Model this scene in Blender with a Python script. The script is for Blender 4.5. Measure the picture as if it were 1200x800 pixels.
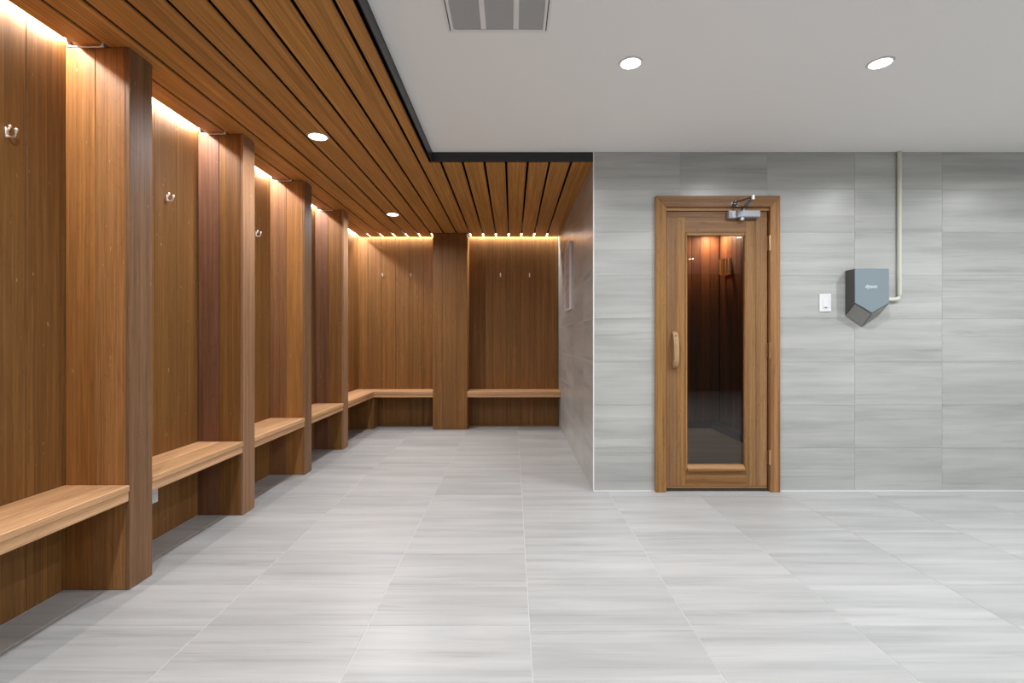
import bpy, bmesh, math, random
from mathutils import Vector, Matrix
random.seed(7)
for o in list(bpy.data.objects):
    bpy.data.objects.remove(o, do_unlink=True)
S = bpy.context.scene
COL = S.collection
PI = math.pi

# ------------------------------------------------------------------ camera, world, exposure
cam = bpy.data.cameras.new('camera'); camo = bpy.data.objects.new('camera', cam); COL.objects.link(camo)
EYE = 1.065
camo.location = (0, 0, EYE); camo.rotation_euler = (PI / 2, 0, 0)
cam.sensor_width = 36; cam.lens = 571 / 1200 * 36
cam.shift_x = -0.0004; cam.shift_y = -3.5 / 1200; cam.clip_start = 0.02
S.camera = camo
w = bpy.data.worlds.new('world'); S.world = w; w.use_nodes = True
w.node_tree.nodes['Background'].inputs[0].default_value = (0.9, 0.95, 1, 1)
w.node_tree.nodes['Background'].inputs[1].default_value = 0.02
S.view_settings.view_transform = 'Standard'; S.view_settings.look = 'None'
S.view_settings.gamma = 1; S.view_settings.use_curve_mapping = False
S.view_settings.exposure = 0.12
P_WHITE = 14.6     # power of each downlight in the white ceiling
P_SOFFIT = 13.5    # power of each downlight in the timber ceiling
P_LED = 12.0       # power per metre of light strip
C_DOWN = (0.96, 0.98, 1.0)
C_LED = (1.0, 0.955, 0.93)

# ------------------------------------------------------------------ layout numbers (metres)
XL = -1.895      # face of the timber wall on the left
XF = -1.622      # aisle end of partitions / bench fronts
YB = 5.97        # timber wall at the far end
YP = 5.70        # front of pier and far benches
XS = 0.565       # tiled return wall
YW = 3.40        # tiled wall with the door
ZW = 2.30        # timber ceiling
ZC = 2.365       # white ceiling
XT = -0.56       # edge of the timber ceiling
XR = 5.0         # right end of room
YR = -3.0        # wall behind the camera
FIN = [1.195, 2.065, 2.937, 3.808, 4.680]
FT = 0.13

# ------------------------------------------------------------------ materials
def new_mat(name):
    m = bpy.data.materials.new(name); m.use_nodes = True
    nt = m.node_tree; b = nt.nodes['Principled BSDF']
    return m, nt, b
def plain(name, col, rough=0.5, metal=0.0, spec=0.5, emit=None, es=0):
    m, nt, b = new_mat(name)
    b.inputs['Base Color'].default_value = (*col, 1); b.inputs['Roughness'].default_value = rough
    b.inputs['Metallic'].default_value = metal; b.inputs['Specular IOR Level'].default_value = spec
    if emit:
        b.inputs['Emission Color'].default_value = (*emit, 1); b.inputs['Emission Strength'].default_value = es
    return m
def nd(nt, t, **kw):
    n = nt.nodes.new(t)
    for k, v in kw.items():
        if k in n.inputs: n.inputs[k].default_value = v
        else: setattr(n, k, v)
    return n
def math_n(nt, op, a, b=None):
    n = nt.nodes.new('ShaderNodeMath'); n.operation = op
    for i, v in enumerate((a, b)):
        if v is None: continue
        if isinstance(v, (int, float)): n.inputs[i].default_value = v
        else: nt.links.new(v, n.inputs[i])
    return n.outputs[0]
def offset_coords(nt, scale, shift):
    """object coordinates scaled, shifted by the object's random number"""
    tc = nt.nodes.new('ShaderNodeTexCoord'); oi = nt.nodes.new('ShaderNodeObjectInfo')
    v = nt.nodes.new('ShaderNodeVectorMath'); v.operation = 'MULTIPLY'
    nt.links.new(tc.outputs['Object'], v.inputs[0]); v.inputs[1].default_value = scale
    c = nt.nodes.new('ShaderNodeCombineXYZ')
    for i, s in enumerate(shift):
        nt.links.new(math_n(nt, 'MULTIPLY', oi.outputs['Random'], s), c.inputs[i])
    a = nt.nodes.new('ShaderNodeVectorMath'); a.operation = 'ADD'
    nt.links.new(v.outputs[0], a.inputs[0]); nt.links.new(c.outputs[0], a.inputs[1])
    return a.outputs[0], oi
def ramp(nt, fac, stops):
    r = nt.nodes.new('ShaderNodeValToRGB'); e = r.color_ramp.elements
    while len(e) < len(stops): e.new(0.5)
    for el, (p, c) in zip(e, stops): el.position = p; el.color = (*c, 1) if len(c) == 3 else c
    nt.links.new(fac, r.inputs[0]); return r.outputs[0]
def mixc(nt, t, fac, a, b):
    n = nt.nodes.new('ShaderNodeMix'); n.data_type = 'RGBA'; n.blend_type = t
    for i, v in ((0, fac), (6, a), (7, b)):
        if isinstance(v, (int, float)): n.inputs[i].default_value = v
        elif isinstance(v, tuple): n.inputs[i].default_value = v
        else: nt.links.new(v, n.inputs[i])
    return n.outputs[2]
def wood(name, rough=0.42, contrast=1.0, across=1.0, figure=0.5, bump=0.12, lines=0.0, scuff=0):
    """timber, grain along the object's local Z, base tone from the object's colour"""
    m, nt, b = new_mat(name)
    v, oi = offset_coords(nt, (34 * across, 34 * across, 0.55), (37, 91, 53))
    n1 = nd(nt, 'ShaderNodeTexNoise', Scale=1.0, Detail=5.0, Roughness=0.6); nt.links.new(v, n1.inputs['Vector'])
    v2, _ = offset_coords(nt, (160 * across, 160 * across, 4.0), (11, 23, 71))
    n2 = nd(nt, 'ShaderNodeTexNoise', Scale=1.0, Detail=3.0, Roughness=0.7); nt.links.new(v2, n2.inputs['Vector'])
    v3, _ = offset_coords(nt, (7 * across, 7 * across, 0.9), (17, 43, 29))
    n3 = nd(nt, 'ShaderNodeTexNoise', Scale=1.0, Detail=2.0, Distortion=1.2); nt.links.new(v3, n3.inputs['Vector'])
    w3 = math_n(nt, 'ABSOLUTE', math_n(nt, 'SINE', math_n(nt, 'MULTIPLY', n3.outputs[0], 60.0)))
    d = 0.42 * contrast
    g1 = ramp(nt, n1.outputs[0], [(0.3, (1 - d, 1 - d * 1.08, 1 - d * 1.2)), (0.5, (0.95, 0.93, 0.9)), (0.7, (1.18, 1.2, 1.22))])
    g2 = ramp(nt, n2.outputs[0], [(0.32, (0.72, 0.7, 0.66)), (0.62, (1.1, 1.1, 1.1))])
    g3 = ramp(nt, w3, [(0.0, (1 - figure * .45,) * 3), (0.35, (1, 1, 1))])
    c = mixc(nt, 'MULTIPLY', 1.0, oi.outputs['Color'], g1)
    c = mixc(nt, 'MULTIPLY', 0.75, c, g2)
    c = mixc(nt, 'MULTIPLY', 0.8, c, g3)
    if lines:   # fine reeded streaks across the board
        v4, _ = offset_coords(nt, (420, 420, 1.5), (3, 5, 7))
        n4 = nd(nt, 'ShaderNodeTexNoise', Scale=1.0, Detail=1.0); nt.links.new(v4, n4.inputs['Vector'])
        c = mixc(nt, 'MULTIPLY', lines, c, ramp(nt, n4.outputs[0], [(0.38, (0.45, 0.42, 0.4)), (0.6, (1.15, 1.15, 1.15))]))
    if scuff:   # a few pale nicks
        v6, _ = offset_coords(nt, (70, 70, 26), (13, 37, 59))
        n6 = nd(nt, 'ShaderNodeTexNoise', Scale=1.0, Detail=1.0); nt.links.new(v6, n6.inputs['Vector'])
        f6 = ramp(nt, n6.outputs[0], [(0.765, (0, 0, 0)), (0.80, (0.5, 0.5, 0.5))])
        c = mixc(nt, 'MIX', f6, c, (0.5, 0.36, 0.22, 1))
    nt.links.new(c, b.inputs['Base Color'])
    b.inputs['Roughness'].default_value = rough; b.inputs['Specular IOR Level'].default_value = 0.3
    bp = nd(nt, 'ShaderNodeBump', Strength=bump, Distance=0.002); nt.links.new(n2.outputs[0], bp.inputs['Height'])
    nt.links.new(bp.outputs[0], b.inputs['Normal'])
    return m
def stone(name, lo, mid, hi, rough, spec=0.5, var=0.10):
    """porcelain tile, linear veins along the tile's local X"""
    m, nt, b = new_mat(name)
    v, oi = offset_coords(nt, (0.9, 11, 11), (61, 97, 13))
    n1 = nd(nt, 'ShaderNodeTexNoise', Scale=1.0, Detail=4.0, Roughness=0.55, Distortion=0.35); nt.links.new(v, n1.inputs['Vector'])
    v2, _ = offset_coords(nt, (2.2, 60, 60), (31, 17, 83))
    n2 = nd(nt, 'ShaderNodeTexNoise', Scale=1.0, Detail=4.0, Roughness=0.65, Distortion=0.6); nt.links.new(v2, n2.inputs['Vector'])
    v3, _ = offset_coords(nt, (1.1, 5.0, 5.0), (7, 19, 41))
    n3 = nd(nt, 'ShaderNodeTexNoise', Scale=1.0, Detail=2.0); nt.links.new(v3, n3.inputs['Vector'])
    c = ramp(nt, n1.outputs[0], [(0.33, lo), (0.5, mid), (0.68, hi)])
    c = mixc(nt, 'MULTIPLY', 0.55, c, ramp(nt, n2.outputs[0], [(0.3, (0.88, 0.88, 0.875)), (0.55, (1.01, 1.01, 1.01))]))
    c = mixc(nt, 'MULTIPLY', 0.7, c, ramp(nt, n3.outputs[0], [(0.35, (0.9, 0.9, 0.9)), (0.65, (1.06, 1.06, 1.06))]))
    v5, _ = offset_coords(nt, (0.7, 24, 24), (23, 47, 5))
    n5 = nd(nt, 'ShaderNodeTexNoise', Scale=1.0, Detail=6.0, Roughness=0.7, Distortion=0.8); nt.links.new(v5, n5.inputs['Vector'])
    c = mixc(nt, 'MULTIPLY', 0.8, c, ramp(nt, n5.outputs[0], [(0.36, (0.80, 0.80, 0.795)), (0.43, (0.97, 0.97, 0.97)), (0.60, (1, 1, 1)), (0.66, (1.10, 1.10, 1.10)), (0.70, (1.0, 1.0, 1.0))]))
    t = math_n(nt, 'ADD', math_n(nt, 'MULTIPLY', oi.outputs['Random'], var), 1 - var / 2)
    cb = nt.nodes.new('ShaderNodeCombineXYZ')
    for i in range(3): nt.links.new(t, cb.inputs[i])
    c = mixc(nt, 'MULTIPLY', 1.0, c, cb.outputs[0])
    nt.links.new(c, b.inputs['Base Color'])
    b.inputs['Roughness'].default_value = rough; b.inputs['Specular IOR Level'].default_value = spec
    return m
def paint(name, col, rough=0.7, bump=0.05):
    m, nt, b = new_mat(name)
    b.inputs['Base Color'].default_value = (*col, 1); b.inputs['Roughness'].default_value = rough
    n = nd(nt, 'ShaderNodeTexNoise', Scale=180.0, Detail=2.0)
    bp = nd(nt, 'ShaderNodeBump', Strength=bump, Distance=0.001); nt.links.new(n.outputs[0], bp.inputs['Height'])
    nt.links.new(bp.outputs[0], b.inputs['Normal']); return m

M = {}
M['wood'] = wood('composite_timber', rough=0.52, contrast=0.5, figure=0.3, bump=0.3, lines=0.35, scuff=1)
M['wood_ceiling'] = wood('ceiling_timber', rough=0.5, contrast=0.5, figure=0.15, lines=0.7)
M['wood_bench'] = wood('bench_timber', rough=0.5, contrast=0.6, figure=0.35)
M['wood_door'] = wood('door_timber', rough=0.45, contrast=1.1, across=1.3, figure=0.6)
M['wood_sauna'] = wood('sauna_timber', rough=0.55, contrast=0.8)
M['floor'] = stone('floor_stone_tile', (0.375, 0.38, 0.382), (0.43, 0.435, 0.435), (0.475, 0.478, 0.475), 0.34, 0.42, 0.07)
M['walltile'] = stone('wall_stone_tile', (0.41, 0.42, 0.405), (0.475, 0.485, 0.468), (0.53, 0.535, 0.515), 0.3, 0.5, 0.07)
M['grout'] = paint('pale_grout', (0.62, 0.62, 0.61), 0.9)
M['white'] = paint('white_ceiling_paint', (0.90, 0.885, 0.87), 0.85)
M['roomwall'] = paint('plain_wall_paint', (0.55, 0.55, 0.53), 0.8)
M['rearwall'] = paint('dark_rear_paint', (0.13, 0.10, 0.08), 0.7)
M['black'] = plain('black_void', (0.004, 0.004, 0.004), 0.9, spec=0.1)
M['blackmetal'] = plain('black_metal_trim', (0.02, 0.022, 0.024), 0.4, metal=0.0)
M['alu'] = plain('brushed_aluminium', (0.82, 0.82, 0.82), 0.42, metal=1.0)
M['chrome'] = plain('chrome', (0.95, 0.94, 0.93), 0.3, metal=1.0)
M['silver'] = plain('silver_paint', (0.44, 0.46, 0.50), 0.35, metal=0.3)
M['steel'] = plain('dark_steel', (0.22, 0.22, 0.23), 0.35, metal=0.8)
M['brass'] = plain('brass', (0.80, 0.58, 0.33), 0.3, metal=1.0)
M['plastic'] = plain('white_plastic', (0.80, 0.80, 0.82), 0.35)
M['conduit'] = plain('cream_conduit', (0.66, 0.67, 0.56), 0.45)
M['ventframe'] = plain('vent_enamel', (0.80, 0.79, 0.78), 0.45)
M['ventslat'] = plain('vent_slat_enamel', (0.42, 0.41, 0.405), 0.5)
M['diffuser'] = plain('lit_diffuser', (1, 1, 1), 0.5, emit=(1, 0.98, 0.95), es=14)
M['led'] = plain('lit_strip', (1, 1, 1), 0.5, emit=(1, 0.95, 0.88), es=22)
M['dryer_front'] = plain('dryer_blue_grey', (0.34, 0.42, 0.47), 0.24, metal=0.5)
M['dryer_dark'] = plain('dryer_dark_grey', (0.085, 0.085, 0.08), 0.4, metal=0.3)
M['dryer_mid'] = plain('dryer_mid_grey', (0.30, 0.295, 0.28), 0.42, metal=0.4)
M['letter'] = plain('pale_lettering', (0.62, 0.70, 0.76), 0.4)
M['signface'] = None
M['amber'] = plain('amber_shade', (0.75, 0.36, 0.07), 0.5, emit=(1.0, 0.45, 0.08), es=0.06)
M['kerb'] = plain('charcoal_kerb', (0.05, 0.055, 0.058), 0.5)
def glass():
    m, nt, b = new_mat('bronze_glass')
    b.inputs['Base Color'].default_value = (0.86, 0.78, 0.72, 1); b.inputs['Roughness'].default_value = 0.0
    b.inputs['IOR'].default_value = 1.45; b.inputs['Transmission Weight'].default_value = 1.0
    return m
M['glass'] = glass()
def signface():
    m, nt, b = new_mat('printed_sheet')
    tc = nt.nodes.new('ShaderNodeTexCoord')
    v = nt.nodes.new('ShaderNodeVectorMath'); v.operation = 'MULTIPLY'
    nt.links.new(tc.outputs['Object'], v.inputs[0]); v.inputs[1].default_value = (1, 9, 26)
    n = nd(nt, 'ShaderNodeTexNoise', Scale=1.0, Detail=3.0); nt.links.new(v.outputs[0], n.inputs['Vector'])
    c = ramp(nt, n.outputs[0], [(0.45, (0.62, 0.59, 0.59)), (0.62, (0.36, 0.32, 0.34))])
    nt.links.new(c, b.inputs['Base Color']); b.inputs['Roughness'].default_value = 0.3
    return m
M['signface'] = signface()

# ------------------------------------------------------------------ object helpers
def mesh_from(bm, name, mat):
    bmesh.ops.recalc_face_normals(bm, faces=bm.faces)
    me = bpy.data.meshes.new(name); bm.to_mesh(me); bm.free()
    me.materials.append(M[mat]); return me
_cache = {}
def box_mesh(sx, sy, sz, mat, bevel=0.0):
    key = (round(sx, 5), round(sy, 5), round(sz, 5), mat, bevel)
    if key not in _cache:
        bm = bmesh.new(); bmesh.ops.create_cube(bm, size=1)
        bmesh.ops.scale(bm, vec=(sx, sy, sz), verts=bm.verts)
        if bevel: bmesh.ops.bevel(bm, geom=bm.edges[:], offset=bevel, segments=1, affect='EDGES', profile=0.5)
        _cache[key] = mesh_from(bm, 'box', mat)
    return _cache[key]
def add_box(bm, a, b):
    r = bmesh.ops.create_cube(bm, size=1)['verts']
    bmesh.ops.scale(bm, vec=[b[i] - a[i] for i in range(3)], verts=r)
    bmesh.ops.translate(bm, vec=[(a[i] + b[i]) / 2 for i in range(3)], verts=r)
    return r
def add_prism(bm, pts, a, b, axis=1):
    """polygon in the two axes other than `axis`, extruded from a to b along it"""
    def P(p, h):
        q = list(p); q.insert(axis, h); return q
    lo = [bm.verts.new(P(p, a)) for p in pts]; hi = [bm.verts.new(P(p, b)) for p in pts]
    bm.faces.new(lo); bm.faces.new(hi[::-1]); n = len(pts)
    for i in range(n): bm.faces.new((lo[i], hi[i], hi[(i + 1) % n], lo[(i + 1) % n]))
def add_tube(bm, pts, r, seg=8, cap=True):
    pts = [Vector(p) for p in pts]; rs = r if isinstance(r, (list, tuple)) else [r] * len(pts)
    up = Vector((0, 0, 1)); rings = []
    for i, p in enumerate(pts):
        t = (pts[min(i + 1, len(pts) - 1)] - pts[max(i - 1, 0)]).normalized()
        x = t.cross(up if abs(t.z) < 0.95 else Vector((0, 1, 0))).normalized(); y = t.cross(x)
        rings.append([bm.verts.new(p + (x * math.cos(2 * PI * k / seg) + y * math.sin(2 * PI * k / seg)) * rs[i]) for k in range(seg)])
    for a, b in zip(rings, rings[1:]):
        for k in range(seg): bm.faces.new((a[k], a[(k + 1) % seg], b[(k + 1) % seg], b[k]))
    if cap: bm.faces.new(rings[0]); bm.faces.new(rings[-1][::-1])
def add_ball(bm, c, r):
    v = bmesh.ops.create_icosphere(bm, subdivisions=2, radius=r)['verts']; bmesh.ops.translate(bm, vec=c, verts=v)
def add_disc(bm, c, r, z0, z1, seg=40):
    add_prism(bm, [(c[0] + r * math.cos(2 * PI * k / seg), c[1] + r * math.sin(2 * PI * k / seg)) for k in range(seg)], z0, z1, 2)
def link(name, me, parent=None, loc=(0, 0, 0), rot=(0, 0, 0), color=None, smooth=False):
    o = bpy.data.objects.new(name, me); COL.objects.link(o)
    pl = parent_origin(parent)
    o.parent = parent; o.location = Vector(loc) - pl; o.rotation_euler = rot
    if color: o.color = (*color, 1)
    if smooth and me:
        for p in me.polygons: p.use_smooth = True
    return o
def parent_origin(p):
    v = Vector((0, 0, 0))
    while p is not None: v += Vector(p.location); p = p.parent
    return v
def box(name, a, b, mat, parent=None, bevel=0.0, color=None):
    """box between corners a and b given in world coordinates; grain along Z"""
    s = [b[i] - a[i] for i in range(3)]; c = [(a[i] + b[i]) / 2 for i in range(3)]
    return link(name, box_mesh(*s, mat, bevel), parent, c, color=color)
def lbox(name, a, b, mat, axis, parent=None, bevel=0.0, color=None):
    """like box(), with the wood grain laid along world axis 0 or 1"""
    s = [b[i] - a[i] for i in range(3)]; c = [(a[i] + b[i]) / 2 for i in range(3)]
    if axis == 0: return link(name, box_mesh(s[2], s[1], s[0], mat, bevel), parent, c, (0, PI / 2, 0), color)
    if axis == 1: return link(name, box_mesh(s[0], s[2], s[1], mat, bevel), parent, c, (-PI / 2, 0, 0), color)
    return box(name, a, b, mat, parent, bevel, color)
def bmobj(name, bm, mat, parent=None, color=None, smooth=False, origin=(0, 0, 0)):
    """bm in world coordinates, object origin put at `origin`"""
    bmesh.ops.translate(bm, vec=[-x for x in origin], verts=bm.verts)
    return link(name, mesh_from(bm, name, mat), parent, origin, color=color, smooth=smooth)
def thing(name, label, cat, loc=(0, 0, 0), group=None):
    o = link(name, None, None, loc); return tag(o, label, cat, group)
def tag(o, label, cat, group=None):
    o['label'] = label; o['category'] = cat
    if group: o['group'] = group
    return o
def struct(o, label=None):
    o['kind'] = 'structure'
    if label: o['label'] = label
    return o
def tone(base, j=0.10, hue=0.02):
    k = 1 + random.uniform(-j, j)
    return (base[0] * k, base[1] * k * (1 + random.uniform(-hue, hue)), base[2] * k * (1 + random.uniform(-hue * 2.5, hue * 2.5)))
ORANGE = (0.365, 0.162, 0.045); BROWN = (0.24, 0.112, 0.032); GREY = (0.28, 0.145, 0.075)
BENCH = (0.64, 0.37, 0.195); CEIL = (0.56, 0.265, 0.07); DOOR = (0.40, 0.22, 0.095)

# ------------------------------------------------------------------ floor
fl = struct(box('floor', (-2.1, YR, -0.12), (XR + .1, 6.1, -0.0014), 'grout'), 'pale grey stone-look tiled floor')
GX = [0.064 + 0.6 * k for k in range(-4, 10)]; GX = [XL] + [x for x in GX if XL + .02 < x < XR] + [XR]
GY = [1.81 + 0.3 * k for k in range(-7, 15)]; GY = [y for y in GY if y < YB - .02] + [YB]
J = 0.0011
for i in range(len(GX) - 1):
    for j in range(len(GY) - 1):
        x0, x1, y0, y1 = GX[i], GX[i + 1], GY[j], GY[j + 1]
        if y0 >= YW - .02 and x0 >= XS - .02: continue
        if y0 < YW < y1 and x0 > XS - 0.05: y1 = YW
        if y0 >= YW - .02 and x1 > XS: x1 = XS
        if y0 < YW < y1 and x0 < XS < x1: pass
        lbox('tile', (x0 + J, y0 + J, -0.010), (x1 - J, y1 - J, 0.0), 'floor', 2, fl, 0.0008)
bm = bmesh.new(); y = GY[0]
while y > YR + 0.05:
    y0 = max(y - .3, YR)
    for i in range(len(GX) - 1): add_box(bm, (GX[i] + J, y0 + J, -0.010), (GX[i + 1] - J, y - J, 0))
    y -= .3
o = bmobj('tile_field', bm, 'floor', fl); o['kind'] = 'stuff'

# ------------------------------------------------------------------ tiled walls
def wall_tiles(parent, cells, place):
    for c in cells: place(parent, *c)
wf = bmesh.new()
DX0, DX1, DZ = 1.004, 1.843, 2.040        # opening in the tiles (its edge sits behind the casing)
add_prism(wf, [(XS + .1005, 0), (DX0, 0), (DX0, DZ), (DX1, DZ), (DX1, 0), (XR, 0), (XR, 2.6), (XS + .1005, 2.6)], YW + 0.002, YW + 0.10, 1)
wall_right = struct(bmobj('wall_right', wf, 'grout'), 'wall of grey linear stone tiles around the sauna door')
CX = [0.5565 + 0.6105 * k for k in range(8)] + [XR]; CX[0] = XS
CZ = [0, 0.302, 0.602, 0.902, 1.203, 1.504, 1.805, 2.105, ZC]
g = J
for i in range(len(CX) - 1):
    for j in range(len(CZ) - 1):
        x0, x1, z0, z1 = CX[i] + g, CX[i + 1] - g, CZ[j] + g, CZ[j + 1] - g
        if i == 0: x0 = XS + 0.004
        hit = x0 < DX1 and x1 > DX0 and z0 < DZ
        if not hit: poly = [(x0, z0), (x1, z0), (x1, z1), (x0, z1)]
        elif z1 <= DZ:
            if x0 >= DX0 and x1 <= DX1: continue
            if x0 < DX0: poly = [(x0, z0), (DX0, z0), (DX0, z1), (x0, z1)]
            else: poly = [(DX1, z0), (x1, z0), (x1, z1), (DX1, z1)]
        else:
            if x0 >= DX0 and x1 <= DX1: poly = [(x0, DZ), (x1, DZ), (x1, z1), (x0, z1)]
            elif x0 < DX0: poly = [(x0, z0), (DX0, z0), (DX0, DZ), (x1, DZ), (x1, z1), (x0, z1)]
            else: poly = [(DX1, z0), (x1, z0), (x1, z1), (x0, z1), (x0, DZ), (DX1, DZ)]
        cx, cz = (x0 + x1) / 2, (z0 + z1) / 2
        key = ('wt', tuple((round(p[0] - cx, 4), round(p[1] - cz, 4)) for p in poly))
        if key not in _cache:
            bm = bmesh.new()                       # local X along the tile, local Y up it, local Z its thickness
            add_prism(bm, [(p[0] - cx, p[1] - cz) for p in poly], 0.0, 0.009, 2)
            _cache[key] = mesh_from(bm, 'tile', 'walltile')
        link('tile', _cache[key], wall_right, (cx, YW + 0.009, cz), (PI / 2, 0, 0))
wall_side = struct(box('wall_side', (XS + 0.0009, YW + 0.102, 0), (XS + 0.10, YB + 0.1, 2.6), 'grout'), 'tiled return wall beside the far benches')
box('backing', (XS + 0.0009, YW + 0.002, 0), (XS + 0.10, YW + 0.1015, 2.6), 'grout', wall_side)
SY = [YW + .006, 3.88, 4.48, 5.08, 5.68, YB]
for i in range(5):
    for j in range(len(CZ) - 1):
        y0, y1, z0, z1 = SY[i] + g * 2, SY[i + 1] - g * 2, CZ[j] + g * 1.4, min(CZ[j + 1], 2.34) - g * 1.4
        link('tile', box_mesh(y1 - y0, z1 - z0, 0.008, 'walltile', 0.0008), wall_side, (XS + 0.004, (y0 + y1) / 2, (z0 + z1) / 2), (PI / 2, 0, -PI / 2))
tr = bmesh.new()
add_prism(tr, [(XS - 0.002, YW - 0.002), (XS + 0.006, YW - 0.002), (XS + 0.006, YW + 0.0), (XS + 0.0, YW + 0.0), (XS, YW + 0.008), (XS - 0.002, YW + 0.008)], 0.001, ZC - 0.001, 2)
struct(bmobj('trim_1', tr, 'plastic'), 'shiny metal corner strip where the two tiled walls meet')
struct(box('trim_4', (XS + .004, YW - 0.006, 0.0005), (0.993, YW - 0.0005, 0.006), 'plastic'), 'white sealant line at the foot of the tiled wall left of the door')
struct(box('trim_5', (1.855, YW - 0.006, 0.0005), (XR, YW - 0.0005, 0.006), 'plastic'), 'white sealant line at the foot of the tiled wall right of the door')
# unseen enclosing walls
struct(box('wall_far_right', (XR, YR, 0), (XR + .1, YW + .1, 2.6), 'roomwall'))
struct(box('wall_rear', (-2.1, YR - .1, 0), (XR, YR, 2.6), 'rearwall'))

# ------------------------------------------------------------------ timber walls
wall_left = struct(box('wall_left', (-2.1, YR, 0), (XL - 0.014, 6.1, 2.6), 'black'), 'left wall clad in upright timber planks')
ed = [2.07 + 0.17 * k for k in range(-30, 40)]; ed = [YR] + [e for e in ed if YR + .05 < e < YB - .03] + [YB]
for k in range(len(ed) - 1):
    c = tone(random.choice([BROWN, BROWN, (0.27, 0.125, 0.035)]), 0.08)
    box('plank', (XL - 0.014, ed[k] + .0007, 0.002), (XL, ed[k + 1] - .0007, 2.36), 'wood', wall_left, 0.0022, c)
wall_back = struct(box('wall_back', (XL - 0.014, YB + 0.014, 0), (XS + .002, YB + 0.12, 2.6), 'black'), 'far wall clad in upright timber planks')
ed = sorted([0.439 - 0.17 * k for k in range(0, 14)]); ed = [XL] + [e for e in ed if e > XL + .04] + [XS]
for k in range(len(ed) - 1):
    c = tone(random.choice([BROWN, BROWN, (0.26, 0.12, 0.034)]), 0.08)
    box('plank', (ed[k] + .0007, YB, 0.002), (ed[k + 1] - .0007, YB + .014, 2.36), 'wood', wall_back, 0.0022, c)

# ------------------------------------------------------------------ ceilings
bm = bmesh.new(); add_box(bm, (XT + 0.002, YR, ZC), (XR, YW, 2.6))
ceiling = struct(bmobj('ceiling', bm, 'white'), 'plain white ceiling')
bm = bmesh.new()
add_prism(bm, [(XL, YR), (XT - .002, YR), (XT - .002, YW + .002), (XS, YW + .002), (XS, YB), (XL, YB)], 2.385, 2.6, 2)
soffit = struct(bmobj('ceiling', bm, 'black'), 'lower ceiling of timber planks with black gaps')
G = [0.413 - 0.1525 * k for k in range(15)]      # centres of the gaps, right to left
edges = [XS + .0065] + G + [-1.855 + .0]
hg = 0.0085
for k in range(len(edges) - 1):
    x1 = edges[k] - hg; x0 = edges[k + 1] + hg
    if k == len(edges) - 2: x0 = -1.842
    c = tone(CEIL, 0.07, 0.03)
    if x1 <= -0.6: lbox('plank', (x0, YR, ZW), (x1, YB - .04, ZW + .008), 'wood_ceiling', 1, soffit, 0.001, c)
    elif x0 < -0.6:                                # the plank notched round the corner
        bm = bmesh.new()                           # local: x across, y thickness, z along
        add_prism(bm, [(x0, YR), (-0.585, YR), (-0.585, YW + .025), (x1, YW + .025), (x1, YB - .04), (x0, YB - .04)], 0, .008, 1)
        bmesh.ops.translate(bm, vec=(-(x0 + x1) / 2, -.004, 0), verts=bm.verts)
        bmesh.ops.scale(bm, vec=(1, -1, 1), verts=bm.verts)
        link('plank', mesh_from(bm, 'plank', 'wood_ceiling'), soffit, ((x0 + x1) / 2, 0, ZW + .004), (-PI / 2, 0, 0), c)
    else: lbox('plank', (x0, YW + .025, ZW), (x1, YB - .04, ZW + .008), 'wood_ceiling', 1, soffit, 0.001, c)
bm = bmesh.new()
add_prism(bm, [(XT - .005, ZW - .001), (XT, ZW - .001), (XT, ZC), (XT - .002, ZC), (XT - .002, 2.38), (XT - .005, 2.38)], YR, YW, 1)
struct(bmobj('trim_2', bm, 'blackmetal'), 'black metal edge along the long side of the timber ceiling')
bm = bmesh.new()
add_prism(bm, [(YW, ZW - .001), (YW + .006, ZW - .001), (YW + .006, 2.38), (YW, 2.38)], XT - .005, XS - .001, 0)
struct(bmobj('trim_3', bm, 'blackmetal'), 'black metal edge across the end of the timber ceiling')

# ------------------------------------------------------------------ partitions
ORD = ['cut off by the left edge of the photo', 'nearest', 'second', 'third', 'fourth']
FLAB = ['tall timber partition nearest the camera, beyond the left edge of the photo',
        'tall timber partition nearest the camera in view, dark end board, left foreground',
        'second tall timber partition from the camera, reddish left plank',
        'third tall timber partition from the camera along the left wall',
        'fourth and farthest tall timber partition, beside the corner bench']
FC = [[ORANGE, BROWN, GREY], [ORANGE, (0.37, 0.175, 0.06), (0.25, 0.135, 0.07)], [(0.215, 0.10, 0.056), BROWN, (0.34, 0.185, 0.10)],
      [(0.29, 0.135, 0.06), ORANGE, (0.25, 0.135, 0.07)], [(0.20, 0.092, 0.05), BROWN, (0.35, 0.195, 0.105)]]
for i, y0 in enumerate(FIN):
    core = bmesh.new(); add_box(core, (XL + .002, y0 + .016, 0.001), (XF - .019, y0 + FT - .016, ZW - .004))
    f = bmobj('partition', core, 'black', origin=((XL + XF) / 2, y0 + FT / 2, 0))
    tag(f, FLAB[i], 'partition', 'upright timber partitions between the left benches')
    xm = XL + 0.127
    a, b_, c = FC[i]
    for yy in (y0, y0 + FT - .016):
        box('plank', (XL + .001, yy, 0.001), (xm - .0007, yy + .016, ZW - .003), 'wood', f, 0.0018, a)
        box('plank', (xm + .0007, yy, 0.001), (XF - .0185, yy + .016, ZW - .003), 'wood', f, 0.0018, b_)
    box('end_board', (XF - .018, y0, 0.001), (XF, y0 + FT, ZW - .003), 'wood', f, 0.0015, c)
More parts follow.
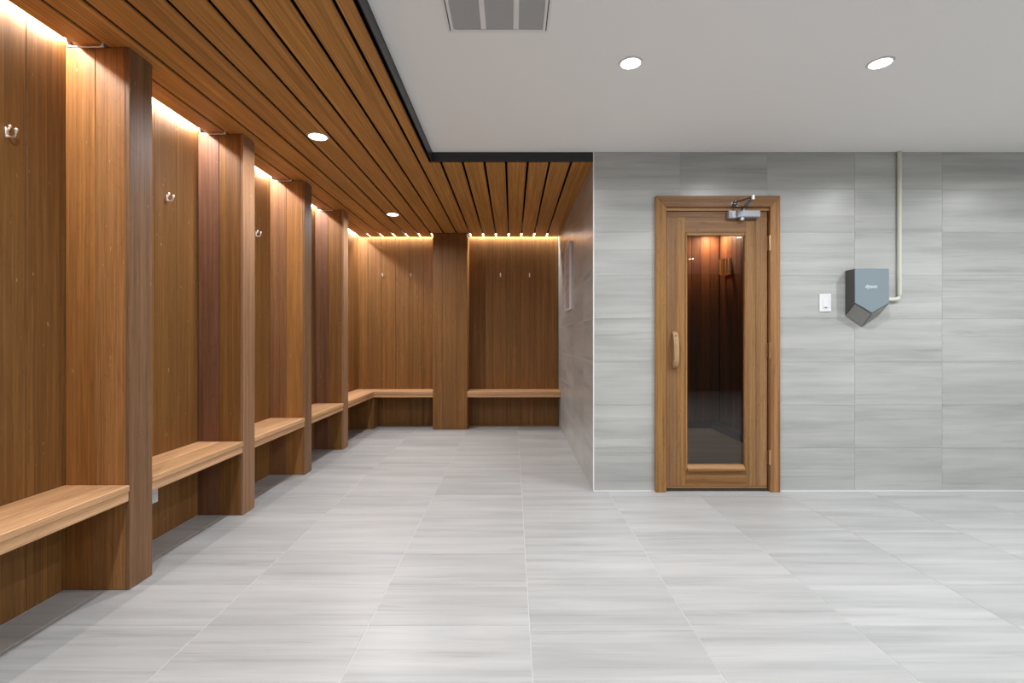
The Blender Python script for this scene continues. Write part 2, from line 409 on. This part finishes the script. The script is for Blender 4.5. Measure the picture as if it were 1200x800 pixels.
# pier on the far wall
PX0, PX1 = -0.93, -0.53
core = bmesh.new(); add_box(core, (PX0 + .016, YP + .018, 0.001), (PX1 - .016, YB - .001, ZW - .004))
p = tag(bmobj('pier', core, 'black', origin=((PX0 + PX1) / 2, (YP + YB) / 2, 0)), 'wide timber pier on the far wall between the two far benches', 'partition')
for a, b in ((PX0, PX0 + .115), (PX0 + .115, PX0 + .285), (PX0 + .285, PX1)):
    box('plank', (a + .0006, YP, 0.001), (b - .0006, YP + .017, ZW - .003), 'wood', p, 0.0015, tone((0.25, 0.118, 0.033), .06))
for x in (PX0, PX1 - .016):
    for a, b in ((YP + .018, YP + .15), (YP + .1512, YB - .001)):
        box('plank', (x, a, 0.001), (x + .016, b, ZW - .003), 'wood', p, 0.0015, tone(ORANGE, .06))

# ------------------------------------------------------------------ benches
ZB = 0.445
def straight_bench(y0, y1, label):
    t = thing('bench', label, 'bench', ((XL + XF) / 2, (y0 + y1) / 2, 0), 'timber benches between the partitions')
    xm = XL + 0.135
    lbox('seat_board', (XL + .001, y0 + .001, ZB - .028), (xm - .001, y1 - .001, ZB), 'wood_bench', 1, t, 0.003, tone(BENCH, .08))
    lbox('seat_board', (xm + .001, y0 + .001, ZB - .028), (XF + .002, y1 - .001, ZB), 'wood_bench', 1, t, 0.003, tone(BENCH, .08))
    lbox('fascia', (XF - .022, y0 + .001, ZB - .068), (XF - .003, y1 - .001, ZB - .029), 'wood_bench', 1, t, 0.0015, tone(BENCH, .05))
    box('support', (XL + .001, y0 + .001, ZB - .066), (XL + .03, y1 - .001, ZB - .029), 'wood_bench', t, 0, BROWN)
straight_bench(FIN[0] + FT, FIN[1], 'timber bench nearest the camera, cut by the left edge of the photo')
straight_bench(FIN[1] + FT, FIN[2], 'timber bench between the nearest and second partitions, above a white outlet')
straight_bench(FIN[2] + FT, FIN[3], 'timber bench between the second and third partitions')
straight_bench(FIN[3] + FT, FIN[4], 'short-looking timber bench between the third and fourth partitions')
t = thing('corner_bench', 'L-shaped timber corner bench ending at the far wall pier', 'bench', (XL + .14, YB - .14, 0))
def mitre(name, pts, z0, z1, axis, col):
    """board whose plan is pts; grain along world axis"""
    bm = bmesh.new(); cx = sum(p[0] for p in pts) / len(pts); cy = sum(p[1] for p in pts) / len(pts)
    if axis == 1:
        add_prism(bm, [(p[0] - cx, p[1] - cy) for p in pts], -(z1 - z0) / 2, (z1 - z0) / 2, 1)   # x, -z, y
        rot = (-PI / 2, 0, 0)      # local z -> world +y, local y -> world -z
    else:
        add_prism(bm, [(-(p[1] - cy), (p[0] - cx)) for p in pts], -(z1 - z0) / 2, (z1 - z0) / 2, 0)   # local z = world x
        rot = (0, PI / 2, 0)       # local x -> -z, local z -> +x, local y -> y
        for v in bm.verts: v.co.y = -v.co.y
    bmesh.ops.bevel(bm, geom=bm.edges[:], offset=0.002, segments=1, affect='EDGES')
    return link(name, mesh_from(bm, name, 'wood_bench'), t, (cx, cy, (z0 + z1) / 2), rot, col)
y0 = FIN[4] + FT + .001; xm = XL + .135; ym = YB - .135; xe = PX0 - .001
mitre('seat_board', [(XL + .001, y0), (xm - .001, y0), (xm - .001, ym), (XL + .001, YB - .001)], ZB - .028, ZB, 1, tone(BENCH, .06))
mitre('seat_board', [(xm + .001, y0), (XF + .002, y0), (XF + .002, YP - .002), (xm + .001, ym)], ZB - .028, ZB, 1, tone(BENCH, .06))
mitre('seat_board', [(XL + .003, YB - .001), (xm + .002, ym + .001), (xe, ym + .001), (xe, YB - .001)], ZB - .028, ZB, 0, tone(BENCH, .06))
mitre('seat_board', [(xm + .002, ym - .001), (XF + .004, YP - .002), (xe, YP - .002), (xe, ym - .001)], ZB - .028, ZB, 0, tone(BENCH, .06))
lbox('fascia', (XF - .022, y0, ZB - .068), (XF - .003, YP + .003, ZB - .029), 'wood_bench', 1, t, 0.0015, tone(BENCH, .05))
lbox('fascia', (XF - .003, YP + .003, ZB - .068), (xe, YP + .022, ZB - .029), 'wood_bench', 0, t, 0.0015, tone(BENCH, .05))
box('support', (XL + .001, YP + .024, 0.001), (XF - .004, YB - .001, ZB - .0685), 'wood', t, 0.0015, BROWN)
t = thing('bench', 'straight timber bench on the far wall right of the pier', 'bench', ((PX1 + XS) / 2, (YP + YB) / 2, 0))
lbox('seat_board', (PX1 + .001, ym + .001, ZB - .028), (XS - .001, YB - .001, ZB), 'wood_bench', 0, t, 0.003, tone(BENCH, .05))
lbox('seat_board', (PX1 + .001, YP - .002, ZB - .028), (XS - .001, ym - .001, ZB), 'wood_bench', 0, t, 0.003, tone(BENCH, .05))
lbox('fascia', (PX1 + .001, YP + .003, ZB - .068), (XS - .001, YP + .022, ZB - .029), 'wood_bench', 0, t, 0.0015, tone(BENCH, .05))

# ------------------------------------------------------------------ light strips in the slot along the timber walls
def area(parent, loc, rot, sx, sy, power, col, shape='RECTANGLE', spread=PI):
    l = bpy.data.lights.new('lamp', 'AREA'); l.shape = shape; l.size = sx
    if shape == 'RECTANGLE': l.size_y = sy
    l.energy = power; l.color = col; l.spread = spread
    o = bpy.data.objects.new('lamp', l); COL.objects.link(o); o.parent = parent
    o.location = Vector(loc) - parent_origin(parent); o.rotation_euler = rot
def led_left(y0, y1, label, cord=True):
    x0 = XL + .003
    t = thing('light_strip', label, 'light', (x0 + .008, (y0 + y1) / 2, ZW + .03), 'white light strips at the top of the timber walls')
    box('channel', (x0, y0, ZW + .041), (x0 + .018, y1, ZW + .05), 'alu', t)
    box('diffuser', (x0 + .001, y0, ZW + .036), (x0 + .017, y1, ZW + .0405), 'led', t)
    area(t, (x0 + .009, (y0 + y1) / 2, ZW + .034), (0, 0, 0), .014, y1 - y0, P_LED * (y1 - y0), C_LED)
    if cord:
        bm = bmesh.new()
        add_tube(bm, [(x0 + .009, y1 - .006, ZW + .03), (x0 + .02, y1 - .006, ZW - .004), (x0 + .06, y1 - .006, ZW - .009), (-1.735, y1 - .006, ZW - .009), (-1.723, y1 - .006, ZW - .004), (-1.722, y1 - .006, ZW + .04)], .003, 6)
        add_ball(bm, (-1.724, y1 - .007, ZW - .006), .006)
        bmobj('cord', bm, 'plastic', t, smooth=True)
LL = ['light strip above the nearest left bay, at the upper left corner of the photo', 'light strip above the bench behind the nearest partition',
      'light strip above the bench between the second and third partitions', 'light strip glimpsed above the bench between the third and fourth partitions',
      'light strip on the left wall over the corner bench']
prev = FIN[0] + FT
led_left(prev + .01, FIN[1] - .01, LL[0])
for i in range(1, 4): led_left(FIN[i] + FT + .01, FIN[i + 1] - .01, LL[i])
led_left(FIN[4] + FT + .01, YB - .06, LL[4], True)
def led_back(x0, x1, label):
    y = YB - .021
    t = thing('light_strip', label, 'light', ((x0 + x1) / 2, y, ZW + .03), 'white light strips at the top of the timber walls')
    box('channel', (x0, y, ZW + .041), (x1, y + .018, ZW + .05), 'alu', t)
    box('diffuser', (x0, y + .001, ZW + .036), (x1, y + .017, ZW + .0405), 'led', t)
    area(t, ((x0 + x1) / 2, y + .009, ZW + .034), (0, 0, PI / 2), .014, x1 - x0, P_LED * (x1 - x0) * .8, C_LED)
led_back(XL + .05, PX0 - .01, 'light strip on the far wall left of the pier')
led_back(PX1 + .01, XS - .02, 'light strip on the far wall right of the pier')

# ------------------------------------------------------------------ downlights
def downlight(x, y, z, power, label, r=.052, group='round recessed downlights'):
    t = thing('downlight', label, 'light', (x, y, z), group)
    bm = bmesh.new(); seg = 40
    prof = [(r, z - .0005), (r, z - .004), (r + .007, z - .005), (r + .012, z - .0005)]
    rings = [[bm.verts.new((x + a * math.cos(2 * PI * k / seg), y + a * math.sin(2 * PI * k / seg), h)) for k in range(seg)] for a, h in prof]
    for a, b in zip(rings, rings[1:] + rings[:1]):
        for k in range(seg): bm.faces.new((a[k], a[(k + 1) % seg], b[(k + 1) % seg], b[k]))
    bmobj('trim_ring', bm, 'plastic', t, smooth=True)
    bm = bmesh.new(); add_disc(bm, (x, y), r - .0005, z - .003, z - .0003); bmobj('diffuser', bm, 'diffuser', t)
    area(t, (x, y, z - .006), (0, 0, 0), 2 * r - .01, 0, power, C_DOWN, 'DISK', math.radians(165))
downlight(-1.19, 2.98, ZW, P_SOFFIT, 'nearer of the two downlights in the timber ceiling')
downlight(-1.19, 4.847, ZW, P_SOFFIT, 'farther of the two downlights in the timber ceiling')
downlight(-1.19, 1.11, ZW, P_SOFFIT, 'timber ceiling downlight above and out of the frame')
downlight(-1.19, -0.76, ZW, P_SOFFIT, 'timber ceiling downlight behind the camera')
for i, x in enumerate((0.558, 1.737, 2.916, 4.1)):
    for j, y in enumerate((2.30, 0.6, -1.1)):
        lab = 'white ceiling downlight out of the frame'
        if j == 0 and i == 0: lab = 'left downlight in the white ceiling, above the sauna door'
        if j == 0 and i == 1: lab = 'right downlight in the white ceiling, above the hand dryer'
        if lab.endswith('out of the frame'): lab = 'white downlight out of the frame, ' + ('first', 'second', 'third')[j] + ' row, ' + ('first', 'second', 'third', 'fourth')[i] + ' from left'
        downlight(x, y, ZC, P_WHITE * (1, .72, .55)[j], lab, .045)

# ------------------------------------------------------------------ ceiling vent
VX0, VX1, VY0, VY1 = -0.272, 0.152, 1.245, 2.063
v = thing('ceiling_vent', 'grey three-panel air vent in the white ceiling', 'vent', ((VX0 + VX1) / 2, (VY0 + VY1) / 2, ZC))
box('backing', (VX0 + .004, VY0 + .004, ZC - .0025), (VX1 - .004, VY1 - .004, ZC - .0004), 'kerb', v)  # dark sheet behind the louvres; its rim colours in the frame's shadow line
def ring(bm, o0, o1, z0, z1):
    for a, b in (((VX0 + o0, VY0 + o0), (VX0 + o1, VY1 - o0)), ((VX1 - o1, VY0 + o0), (VX1 - o0, VY1 - o0)),
                 ((VX0 + o1, VY0 + o0), (VX1 - o1, VY0 + o1)), ((VX0 + o1, VY1 - o1), (VX1 - o1, VY1 - o0))):
        add_box(bm, (*a, z0), (*b, z1))
bm = bmesh.new(); ring(bm, 0, .009, ZC - .005, ZC - .0003); bmobj('flange', bm, 'ventframe', v)
bm = bmesh.new(); fw = .026; zf = ZC - .010; ring(bm, .014, fw, zf, ZC - .0026)
bmesh.ops.bevel(bm, geom=bm.edges[:], offset=.0015, segments=1, affect='EDGES')
bmobj('frame', bm, 'ventframe', v)
DV = [(-.131, -.109), (0.003, 0.026)]
for a, b in DV: box('divider', (a, VY0 + fw, zf + .001), (b, VY1 - fw, ZC - .001), 'ventframe', v, .002)
for a, b in ((VX0 + fw, DV[0][0]), (DV[0][1], DV[1][0]), (DV[1][1], VX1 - fw)):
    bm = bmesh.new(); y = VY0 + fw + .006
    while y < VY1 - fw - .008:
        add_prism(bm, [(y, ZC - .004), (y + .0015, ZC - .004), (y + .0085, zf + .003), (y + .007, zf + .003)], a + .0005, b - .0005, 0); y += .0095
    o = bmobj('louvres', bm, 'ventslat', v); o['kind'] = 'stuff'

# ------------------------------------------------------------------ hooks
def hook_mesh():
    """wall hook facing +X, origin on the wall"""
    bm = bmesh.new()
    add_box(bm, (0.0005, -.007, -.020), (.004, .007, .018))
    bmesh.ops.bevel(bm, geom=bm.edges[:], offset=.0015, segments=1, affect='EDGES')
    add_tube(bm, [(.003, 0, -.012), (.012, 0, -.018), (.022, 0, -.019), (.031, 0, -.013), (.036, 0, -.002), (.037, 0, .006)], [.0042, .004, .0038, .0038, .0038, .004], 8)
    add_ball(bm, (.037, 0, .010), .0068)
    add_tube(bm, [(.003, 0, .006), (.010, 0, .012), (.013, 0, .018)], .0035, 8); add_ball(bm, (.013, 0, .022), .006)
    return mesh_from(bm, 'coat_hook', 'chrome')
HM = hook_mesh(); HZ = 1.837
for p_ in HM.polygons: p_.use_smooth = True
def hook(x, y, rz, label):
    tag(link('coat_hook', HM, None, (x, y, HZ), (0, 0, rz)), label, 'hook', 'chrome coat hooks')
hook(XL, 1.825, 0, 'chrome coat hook at the left edge, in the nearest bay')
hook(XL, 2.672, 0, 'chrome coat hook in the bay behind the nearest partition')
hook(XL, 3.60, 0, 'chrome coat hook half hidden by the second partition')
hook(-1.59, YB, -PI / 2, 'leftmost coat hook on the far wall')
hook(-1.244, YB, -PI / 2, 'coat hook on the far wall just left of the pier')
hook(-.146, YB, -PI / 2, 'left coat hook of the pair right of the pier')
hook(.209, YB, -PI / 2, 'rightmost coat hook on the far wall')

# ------------------------------------------------------------------ small wall items
t = thing('power_outlet', 'white power outlet low on the left wall under the second bench', 'outlet', (XL, 2.54, .232))
box('cover_plate', (XL + .0005, 2.478, .197), (XL + .007, 2.597, .266), 'plastic', t, .002)
for y in (2.512, 2.561): box('socket', (XL + .0065, y - .015, .216), (XL + .009, y + .015, .246), 'ventframe', t, .001)
t = thing('light_switch', 'white rocker light switch between the door and the hand dryer', 'switch', (2.18, YW, 1.314))
box('cover_plate', (2.139, YW - .007, 1.252), (2.221, YW - .0005, 1.376), 'plastic', t, .0025)
bm = bmesh.new(); add_prism(bm, [(YW - .0068, 1.281), (YW - .0125, 1.283), (YW - .0085, 1.348), (YW - .0068, 1.349)], 2.164, 2.197, 0)
bmobj('rocker', bm, 'white' if False else 'plastic', t)
box('indicator', (2.174, YW - .0134, 1.279), (2.188, YW - .009, 1.2825), 'kerb', t)
# framed notice on the return wall
t = thing('framed_notice', 'framed white notice on the tiled return wall beside the far bench', 'sign', (XS, 4.83, 1.345))
NY0, NY1, NZ0, NZ1 = 4.61, 5.05, 1.345, 1.988
box('sheet', (XS - .016, NY0 + .016, NZ0 + .016), (XS - .001, NY1 - .016, NZ1 - .016), 'signface', t)
for n_, a, b in (('frame', (XS - .026, NY0, NZ0), (XS - .001, NY0 + .016, NZ1)), ('frame', (XS - .026, NY1 - .016, NZ0), (XS - .001, NY1, NZ1)),
              ('frame', (XS - .026, NY0 + .016, NZ1 - .016), (XS - .001, NY1 - .016, NZ1)), ('frame', (XS - .026, NY0 + .016, NZ0), (XS - .001, NY1 - .016, NZ0 + .016))):
    box(n_, a, b, 'plastic', t, .002)
# conduit
t = thing('conduit', 'cream conduit pipe running down the wall to the hand dryer', 'pipe', (2.69, YW, 1.34))
bm = bmesh.new(); cx, cy, cz = 2.688, YW - .016, 1.336
add_tube(bm, [(cx, cy, ZC - .0005), (cx, cy, cz + .03)], .0135, 14, False); bmobj('riser', bm, 'conduit', t, smooth=True)
bm = bmesh.new(); R_ = .03
add_tube(bm, [(cx, cy, cz + R_), (cx - R_ * .134, cy, cz + R_ * .5), (cx - R_ * .5, cy, cz + R_ * .134), (cx - R_, cy, cz)], .0135, 14, False)
bmobj('elbow', bm, 'conduit', t, smooth=True)
bm = bmesh.new(); add_tube(bm, [(cx - R_, cy, cz), (2.556, cy, cz)], .0135, 14, False); bmobj('branch', bm, 'conduit', t, smooth=True)

# ------------------------------------------------------------------ hand dryer
t = thing('hand_dryer', 'blue-grey wedge-bottomed hand dryer with small pale lettering', 'hand dryer', (2.436, YW, 1.147))
x0, x1, xc = 2.320, 2.552, 2.436; yf = YW - .10; yb = YW - .0005
zt, zs, zp = 1.538, 1.307, 1.239; zbs, zbp = 1.228, 1.147
bm = bmesh.new()
F = [bm.verts.new(c) for c in ((x0, yf + .004, zt), (x1, yf + .004, zt), (x1, yf + .004, zs - .006), (xc, yf + .004, zp - .006), (x0, yf + .004, zs - .006))]
B = [bm.verts.new(c) for c in ((x0, yb, zt), (x1, yb, zt), (x1, yb, zbs), (xc, yb, zbp), (x0, yb, zbs))]
bm.faces.new(F); bm.faces.new(B[::-1])
for k in range(5): bm.faces.new((F[k], B[k], B[(k + 1) % 5], F[(k + 1) % 5]))
bmesh.ops.bevel(bm, geom=bm.edges[:], offset=.003, segments=2, affect='EDGES')
bmobj('body', bm, 'dryer_dark', t)
bm = bmesh.new(); add_prism(bm, [(x0, zt + .001), (x1, zt + .001), (x1, zs), (xc, zp), (x0, zs)], yf, yf + .0045, 1)
bmesh.ops.bevel(bm, geom=bm.edges[:], offset=.0015, segments=2, affect='EDGES')
bmobj('front_cover', bm, 'dryer_front', t)
def facet(pa, pb, pc, pd, mat, name):
    A = [Vector(p) for p in (pa, pb, pc, pd)]; n = (A[1] - A[0]).cross(A[2] - A[0]).normalized()
    if n.z > 0: n = -n
    c = sum(A, Vector()) / 4
    A = [c + (p - c) * .955 + n * .0002 for p in A]
    bm = bmesh.new(); lo = [bm.verts.new(p) for p in A]; hi = [bm.verts.new(p + n * .0022) for p in A]
    bm.faces.new(lo); bm.faces.new(hi[::-1])
    for k in range(4): bm.faces.new((lo[k], hi[k], hi[(k + 1) % 4], lo[(k + 1) % 4]))
    bmobj(name, bm, mat, t)
facet((x0, yf + .004, zs - .006), (xc, yf + .004, zp - .006), (xc, yb - .004, zbp), (x0, yb - .004, zbs), 'dryer_mid', 'air_outlet_panel')
facet((x1, yf + .004, zs - .006), (xc, yf + .004, zp - .006), (xc, yb - .004, zbp), (x1, yb - .004, zbs), 'dryer_mid', 'air_outlet_panel')
cu = bpy.data.curves.new('lettering', 'FONT'); cu.body = 'dyson'; cu.size = .034; cu.align_x = 'CENTER'; cu.extrude = .0003; cu.offset = .0006
tmp = bpy.data.objects.new('tmp', cu); COL.objects.link(tmp); bpy.context.view_layer.update()
me = bpy.data.meshes.new_from_object(tmp.evaluated_get(bpy.context.evaluated_depsgraph_get())); bpy.data.objects.remove(tmp)
me.materials.clear(); me.materials.append(M['letter'])
link('lettering', me, t, (2.431, yf - .0004, 1.407), (PI / 2, 0, 0))

# ------------------------------------------------------------------ door
d = struct(link('door_1', None, None, (1.42, YW, 0)), 'timber sauna door with a tall bronze glass pane, grey closer and wooden pull')
X0, X1, ZT = 0.992, 1.855, 2.052; xi0, xi1, zi = 1.066, 1.786, 1.975; yc = YW - .028
def casing(pts, col, y0=yc, y1=YW - .0005, axis=2, name='casing'):
    cxx = sum(p_[0] for p_ in pts) / len(pts); czz = sum(p_[1] for p_ in pts) / len(pts); bm = bmesh.new()
    if axis == 2:
        add_prism(bm, [(p_[0] - cxx, p_[1] - czz) for p_ in pts], y0 - y0, y1 - y0, 1); rot = (0, 0, 0)
    else:      # grain along x: local z -> world x, local x -> -world z
        add_prism(bm, [(-(p_[1] - czz), p_[0] - cxx) for p_ in pts], 0, y1 - y0, 1); rot = (0, PI / 2, 0)
    bmesh.ops.bevel(bm, geom=bm.edges[:], offset=.0025, segments=1, affect='EDGES')
    return link(name, mesh_from(bm, name, 'wood_door'), d, (cxx, y0, czz), rot, col)
casing([(X0, 0.001), (xi0, 0.001), (xi0, zi), (X0, ZT)], (0.361, 0.189, 0.064))
casing([(xi1, 0.001), (X1, 0.001), (X1, ZT), (xi1, zi)], (0.378, 0.189, 0.076))
casing([(X0, ZT), (xi0, zi), (xi1, zi), (X1, ZT)], (0.292, 0.151, 0.064), axis=0)
# jambs lining the opening
box('jamb', (DX0 + .002, YW + .0, 0.001), (1.064, YW + .098, DZ - .03), 'wood_door', d, 0, DOOR)
box('jamb', (1.788, YW + .0, 0.001), (DX1 - .002, YW + .098, DZ - .03), 'wood_door', d, 0, DOOR)
lbox('jamb', (DX0 + .002, YW - .012, 1.953), (DX1 - .002, YW + .098, DZ - .001), 'wood_door', 0, d, 0, (0.396, 0.210, 0.080))
box('threshold', (1.066, YW + .0, 0.0005), (1.786, YW + .098, 0.012), 'kerb', d)
ly0, ly1 = YW - .004, YW + .036
la, lb = 1.0735, 1.7755
lz0, lz1 = .020, 1.948
DC = [(0.284, 0.147, 0.064), (0.42, 0.21, 0.08)]
lbox('top_rail', (la, ly0, 1.911), (lb, ly1, lz1), 'wood_door', 0, d, .001, (0.232, 0.122, 0.052))
box('stile', (la, ly0, lz0 + .02), (1.146, ly1, 1.9105), 'wood_door', d, .001, (0.284, 0.151, 0.068))
box('stile', (1.1464, ly0, lz0 + .02), (1.203, ly1, 1.9105), 'wood_door', d, .001, (0.378, 0.197, 0.072))
box('stile', (1.630, ly0, lz0 + .02), (1.6955, ly1, 1.9105), 'wood_door', d, .001, (0.310, 0.168, 0.068))
box('stile', (1.696, ly0, lz0 + .02), (lb, ly1, 1.9105), 'wood_door', d, .001, (0.327, 0.176, 0.080))
lbox('rail', (1.2033, ly0, 1.800), (1.6297, ly1, 1.9105), 'wood_door', 0, d, .001, (0.292, 0.155, 0.068))
lbox('rail', (1.2033, ly0, lz0 + .02), (1.6297, ly1, .145), 'wood_door', 0, d, .001, (0.284, 0.143, 0.052))
lbox('bottom_rail', (la, ly0, lz0), (lb, ly1, lz0 + .0198), 'wood_door', 0, d, .001, (0.292, 0.151, 0.060))
mo = .016
gx0, gx1, gz0, gz1 = 1.2185, 1.6165, .187, 1.781
for a, b, ax in (((1.2035, .1452), (gx0, 1.7998), 2), ((gx1, .1452), (1.6298, 1.7998), 2), ((gx0, gz1), (gx1, 1.7998), 0)):
    lbox('glazing_bead', (a[0], ly0 - .006, a[1]), (b[0], ly0 + .02, b[1]), 'wood_door', ax, d, .004, (0.344, 0.176, 0.068))
bm = bmesh.new(); hw = (gx1 - gx0) / 2
add_prism(bm, [(-(z_ - .166), y_) for y_, z_ in ((-.012, .1452), (-.012, .160), (.012, gz0), (.02, gz0), (.02, .1452))], -hw, hw, 2)
link('glazing_bead', mesh_from(bm, 'glazing_bead', 'wood_door'), d, ((gx0 + gx1) / 2, ly0, .166), (0, PI / 2, 0), (0.361, 0.185, 0.068))
box('pane', (gx0 + .0005, ly0 + .0205, gz0 - .01), (gx1 - .0005, ly0 + .0265, gz1 + .01), 'glass', d)
for z0, z1 in ((1.678, 1.776), (.935, 1.032), (.196, .290)):
    bm = bmesh.new(); add_tube(bm, [(1.782, yc + .001, z0), (1.782, yc + .001, z1)], .0058, 10)
    add_tube(bm, [(1.782, yc + .001, z0 - .004), (1.782, yc + .001, z0)], .004, 8); add_tube(bm, [(1.782, yc + .001, z1), (1.782, yc + .001, z1 + .004)], .004, 8)
    add_box(bm, (1.772, YW - .0048, z0), (1.783, YW - .0042, z1)); bmobj('hinge', bm, 'brass', d, smooth=False)
# wooden pull: two blocks and a bowed grip
hx = 1.128
bm = bmesh.new()
prof = [(0, 0.855), (-.040, 0.872), (-.050, 0.905), (-.052, 0.96), (-.050, 1.02), (-.045, 1.062), (-.030, 1.095), (0, 1.115),
        (0, 1.062), (-.020, 1.050), (-.028, 1.02), (-.030, 0.965), (-.028, 0.925), (-.020, 0.910), (0, 0.900)]
add_prism(bm, [(ly0 + p_[0], p_[1]) for p_ in prof], hx - .017, hx + .017, 0)
bmesh.ops.bevel(bm, geom=bm.edges[:], offset=.003, segments=2, affect='EDGES')
hd = bmobj('handle', bm, 'wood_door', d, (0.447, 0.286, 0.144), origin=(hx, ly0, .98))
for z in (.876, 1.088):
    bm = bmesh.new(); add_tube(bm, [(hx, ly0 - .041, z), (hx, ly0 - .036 + .004, z)], .0045, 10); bmobj('screw', bm, 'brass', hd)
# closer
yb_ = ly0; zc = 1.925
bm = bmesh.new(); add_box(bm, (1.545, yb_ - .05, zc - .024), (1.705, yb_ - .001, zc + .020)); bmesh.ops.bevel(bm, geom=bm.edges[:], offset=.004, segments=2, affect='EDGES')
dc = bmobj('door_closer', bm, 'silver', d, origin=(1.62, yb_, zc))
box('end_cap', (1.492, yb_ - .040, zc - .030), (1.5445, yb_ - .001, zc + .022), 'silver', dc, .003)
bm = bmesh.new(); add_box(bm, (1.498, yb_ - .0425, zc - .024), (1.514, yb_ - .040, zc + .015)); bmobj('adjuster', bm, 'steel', dc)
bm = bmesh.new(); add_tube(bm, [(1.588, yb_ - .026, zc - .044), (1.588, yb_ - .026, zc - .024)], .016, 16); bmobj('spindle_cap', bm, 'silver', dc)
bm = bmesh.new(); add_tube(bm, [(1.600, yb_ - .026, zc + .019), (1.600, yb_ - .026, zc + .038)], .012, 16); bmobj('spindle', bm, 'steel', dc)
EL = Vector((1.578, yb_ - .20, zc + .066))
def flat_arm(a, b, wdt, th, name, mat):
    a, b = Vector(a), Vector(b); dd = (b - a).normalized(); s = dd.cross(Vector((0, 0, 1))).normalized() * wdt / 2; u = Vector((0, 0, th / 2))
    bm = bmesh.new(); q = []
    for p_ in (a - dd * wdt * .3, b + dd * wdt * .3):
        q.append([bm.verts.new(p_ + i * s + j * u) for i, j in ((-1, -1), (1, -1), (1, 1), (-1, 1))])
    bm.faces.new(q[0]); bm.faces.new(q[1][::-1])
    for k in range(4): bm.faces.new((q[0][k], q[1][k], q[1][(k + 1) % 4], q[0][(k + 1) % 4]))
    bmesh.ops.bevel(bm, geom=bm.edges[:], offset=th * .2, segments=1, affect='EDGES')
    bmobj(name, bm, mat, dc)
flat_arm((1.600, yb_ - .026, zc + .040), EL + Vector((0, 0, -.004)), .024, .010, 'arm', 'steel')
flat_arm(EL + Vector((0, 0, .005)), (1.535, yb_ - .042, zc + .075), .014, .007, 'arm', 'steel')
bm = bmesh.new(); add_tube(bm, [EL + Vector((0, 0, -.014)), EL + Vector((0, 0, .013))], .010, 14); bmobj('arm_joint', bm, 'alu', dc)
bm = bmesh.new(); add_box(bm, (1.512, yc - .003, zc + .052), (1.560, yc - .0002, zc + .084)); add_box(bm, (1.520, yc - .032, zc + .062), (1.552, yc - .003, zc + .068))
add_tube(bm, [(1.535, yc - .018, zc + .06), (1.535, yc - .018, zc + .086)], .008, 12)
bmobj('bracket', bm, 'steel', dc)

# ------------------------------------------------------------------ sauna behind the door
sx0, sx1, sy0, sy1, sz = 0.70, 2.47, YW + .102, 5.80, 2.30
sauna = struct(box('floor', (XS + .1, sy0, -.1), (sx1 + .05, sy1 + .05, 0), 'floor'), 'tiled floor inside the sauna behind the door')
wb = struct(box('wall_sauna_back', (sx0, sy1 + .012, 0), (sx1 + .05, sy1 + .06, sz), 'black'), 'timber lined back wall inside the sauna')
x = sx0
while x < sx1 - .01:
    x2 = min(x + .11, sx1); lbox('plank', (x + .001, sy1, .002), (x2 - .001, sy1 + .012, sz), 'wood_sauna', 2, wb, .003, tone((0.22, 0.085, 0.035), .25)); x = x2
wr = struct(box('wall_sauna_right', (sx1 + .012, sy0, 0), (sx1 + .06, sy1 + .012, sz), 'black'), 'timber lined right wall inside the sauna')
y = sy0
while y < sy1 - .01:
    y2 = min(y + .11, sy1); box('plank', (sx1, y + .001, .002), (sx1 + .012, y2 - .001, sz), 'wood_sauna', wr, .003, tone((0.22, 0.085, 0.035), .25)); y = y2
struct(box('wall_sauna_left', (sx0 - .03, sy0, 0), (sx0, sy1 + .06, sz), 'wood_sauna')).color = (0.24, 0.10, 0.05, 1)
struct(box('ceiling_sauna', (sx0 - .03, sy0, sz), (sx1 + .06, sy1 + .06, sz + .05), 'wood_sauna')).color = (0.24, 0.10, 0.05, 1)
struct(box('baseboard_back', (sx0 + .001, sy1 - .02, 0.001), (sx1 - .121, sy1 - .001, .07), 'kerb'), 'charcoal skirting at the back of the sauna')
struct(box('baseboard_right', (sx1 - .12, sy0 + .001, 0.001), (sx1 - .001, sy1 - .001, .07), 'kerb'), 'charcoal kerb along the right wall of the sauna')
t = thing('sauna_lamp', 'amber slatted lamp shade in the corner seen through the door glass', 'lamp', (2.41, 5.55, 1.8))
bm = bmesh.new()
n = 9
for k in range(n):
    a = PI / 2 + PI * (k + .5) / n
    cxx, cyy = sx1 - .004 + .085 * math.cos(a), 5.58 + .085 * math.sin(a)
    r = add_box(bm, (-.011, -.002, 1.80), (.011, .002, 1.97)); bmesh.ops.rotate(bm, cent=(0, 0, 0), matrix=Matrix.Rotation(a + PI / 2, 3, 'Z'), verts=r)
    bmesh.ops.translate(bm, vec=(cxx, cyy, 0), verts=r)
bmobj('shade', bm, 'amber', t)
bm = bmesh.new(); add_box(bm, (sx1 - .012, 5.50, 1.79), (sx1 - .0005, 5.66, 1.98)); bmobj('back_board', bm, 'wood_sauna', t, (0.3, .14, .06))
t = thing('sauna_ceiling_light', 'small light over the back of the sauna, hidden above the door glass', 'light', (2.34, 5.66, sz))
bm = bmesh.new(); add_disc(bm, (2.34, 5.66), .04, sz - .012, sz - .001); bmobj('diffuser', bm, 'diffuser', t)
area(t, (2.34, 5.66, sz - .014), (0, 0, 0), .07, 0, 6.0, (1, .76, .5), 'DISK')
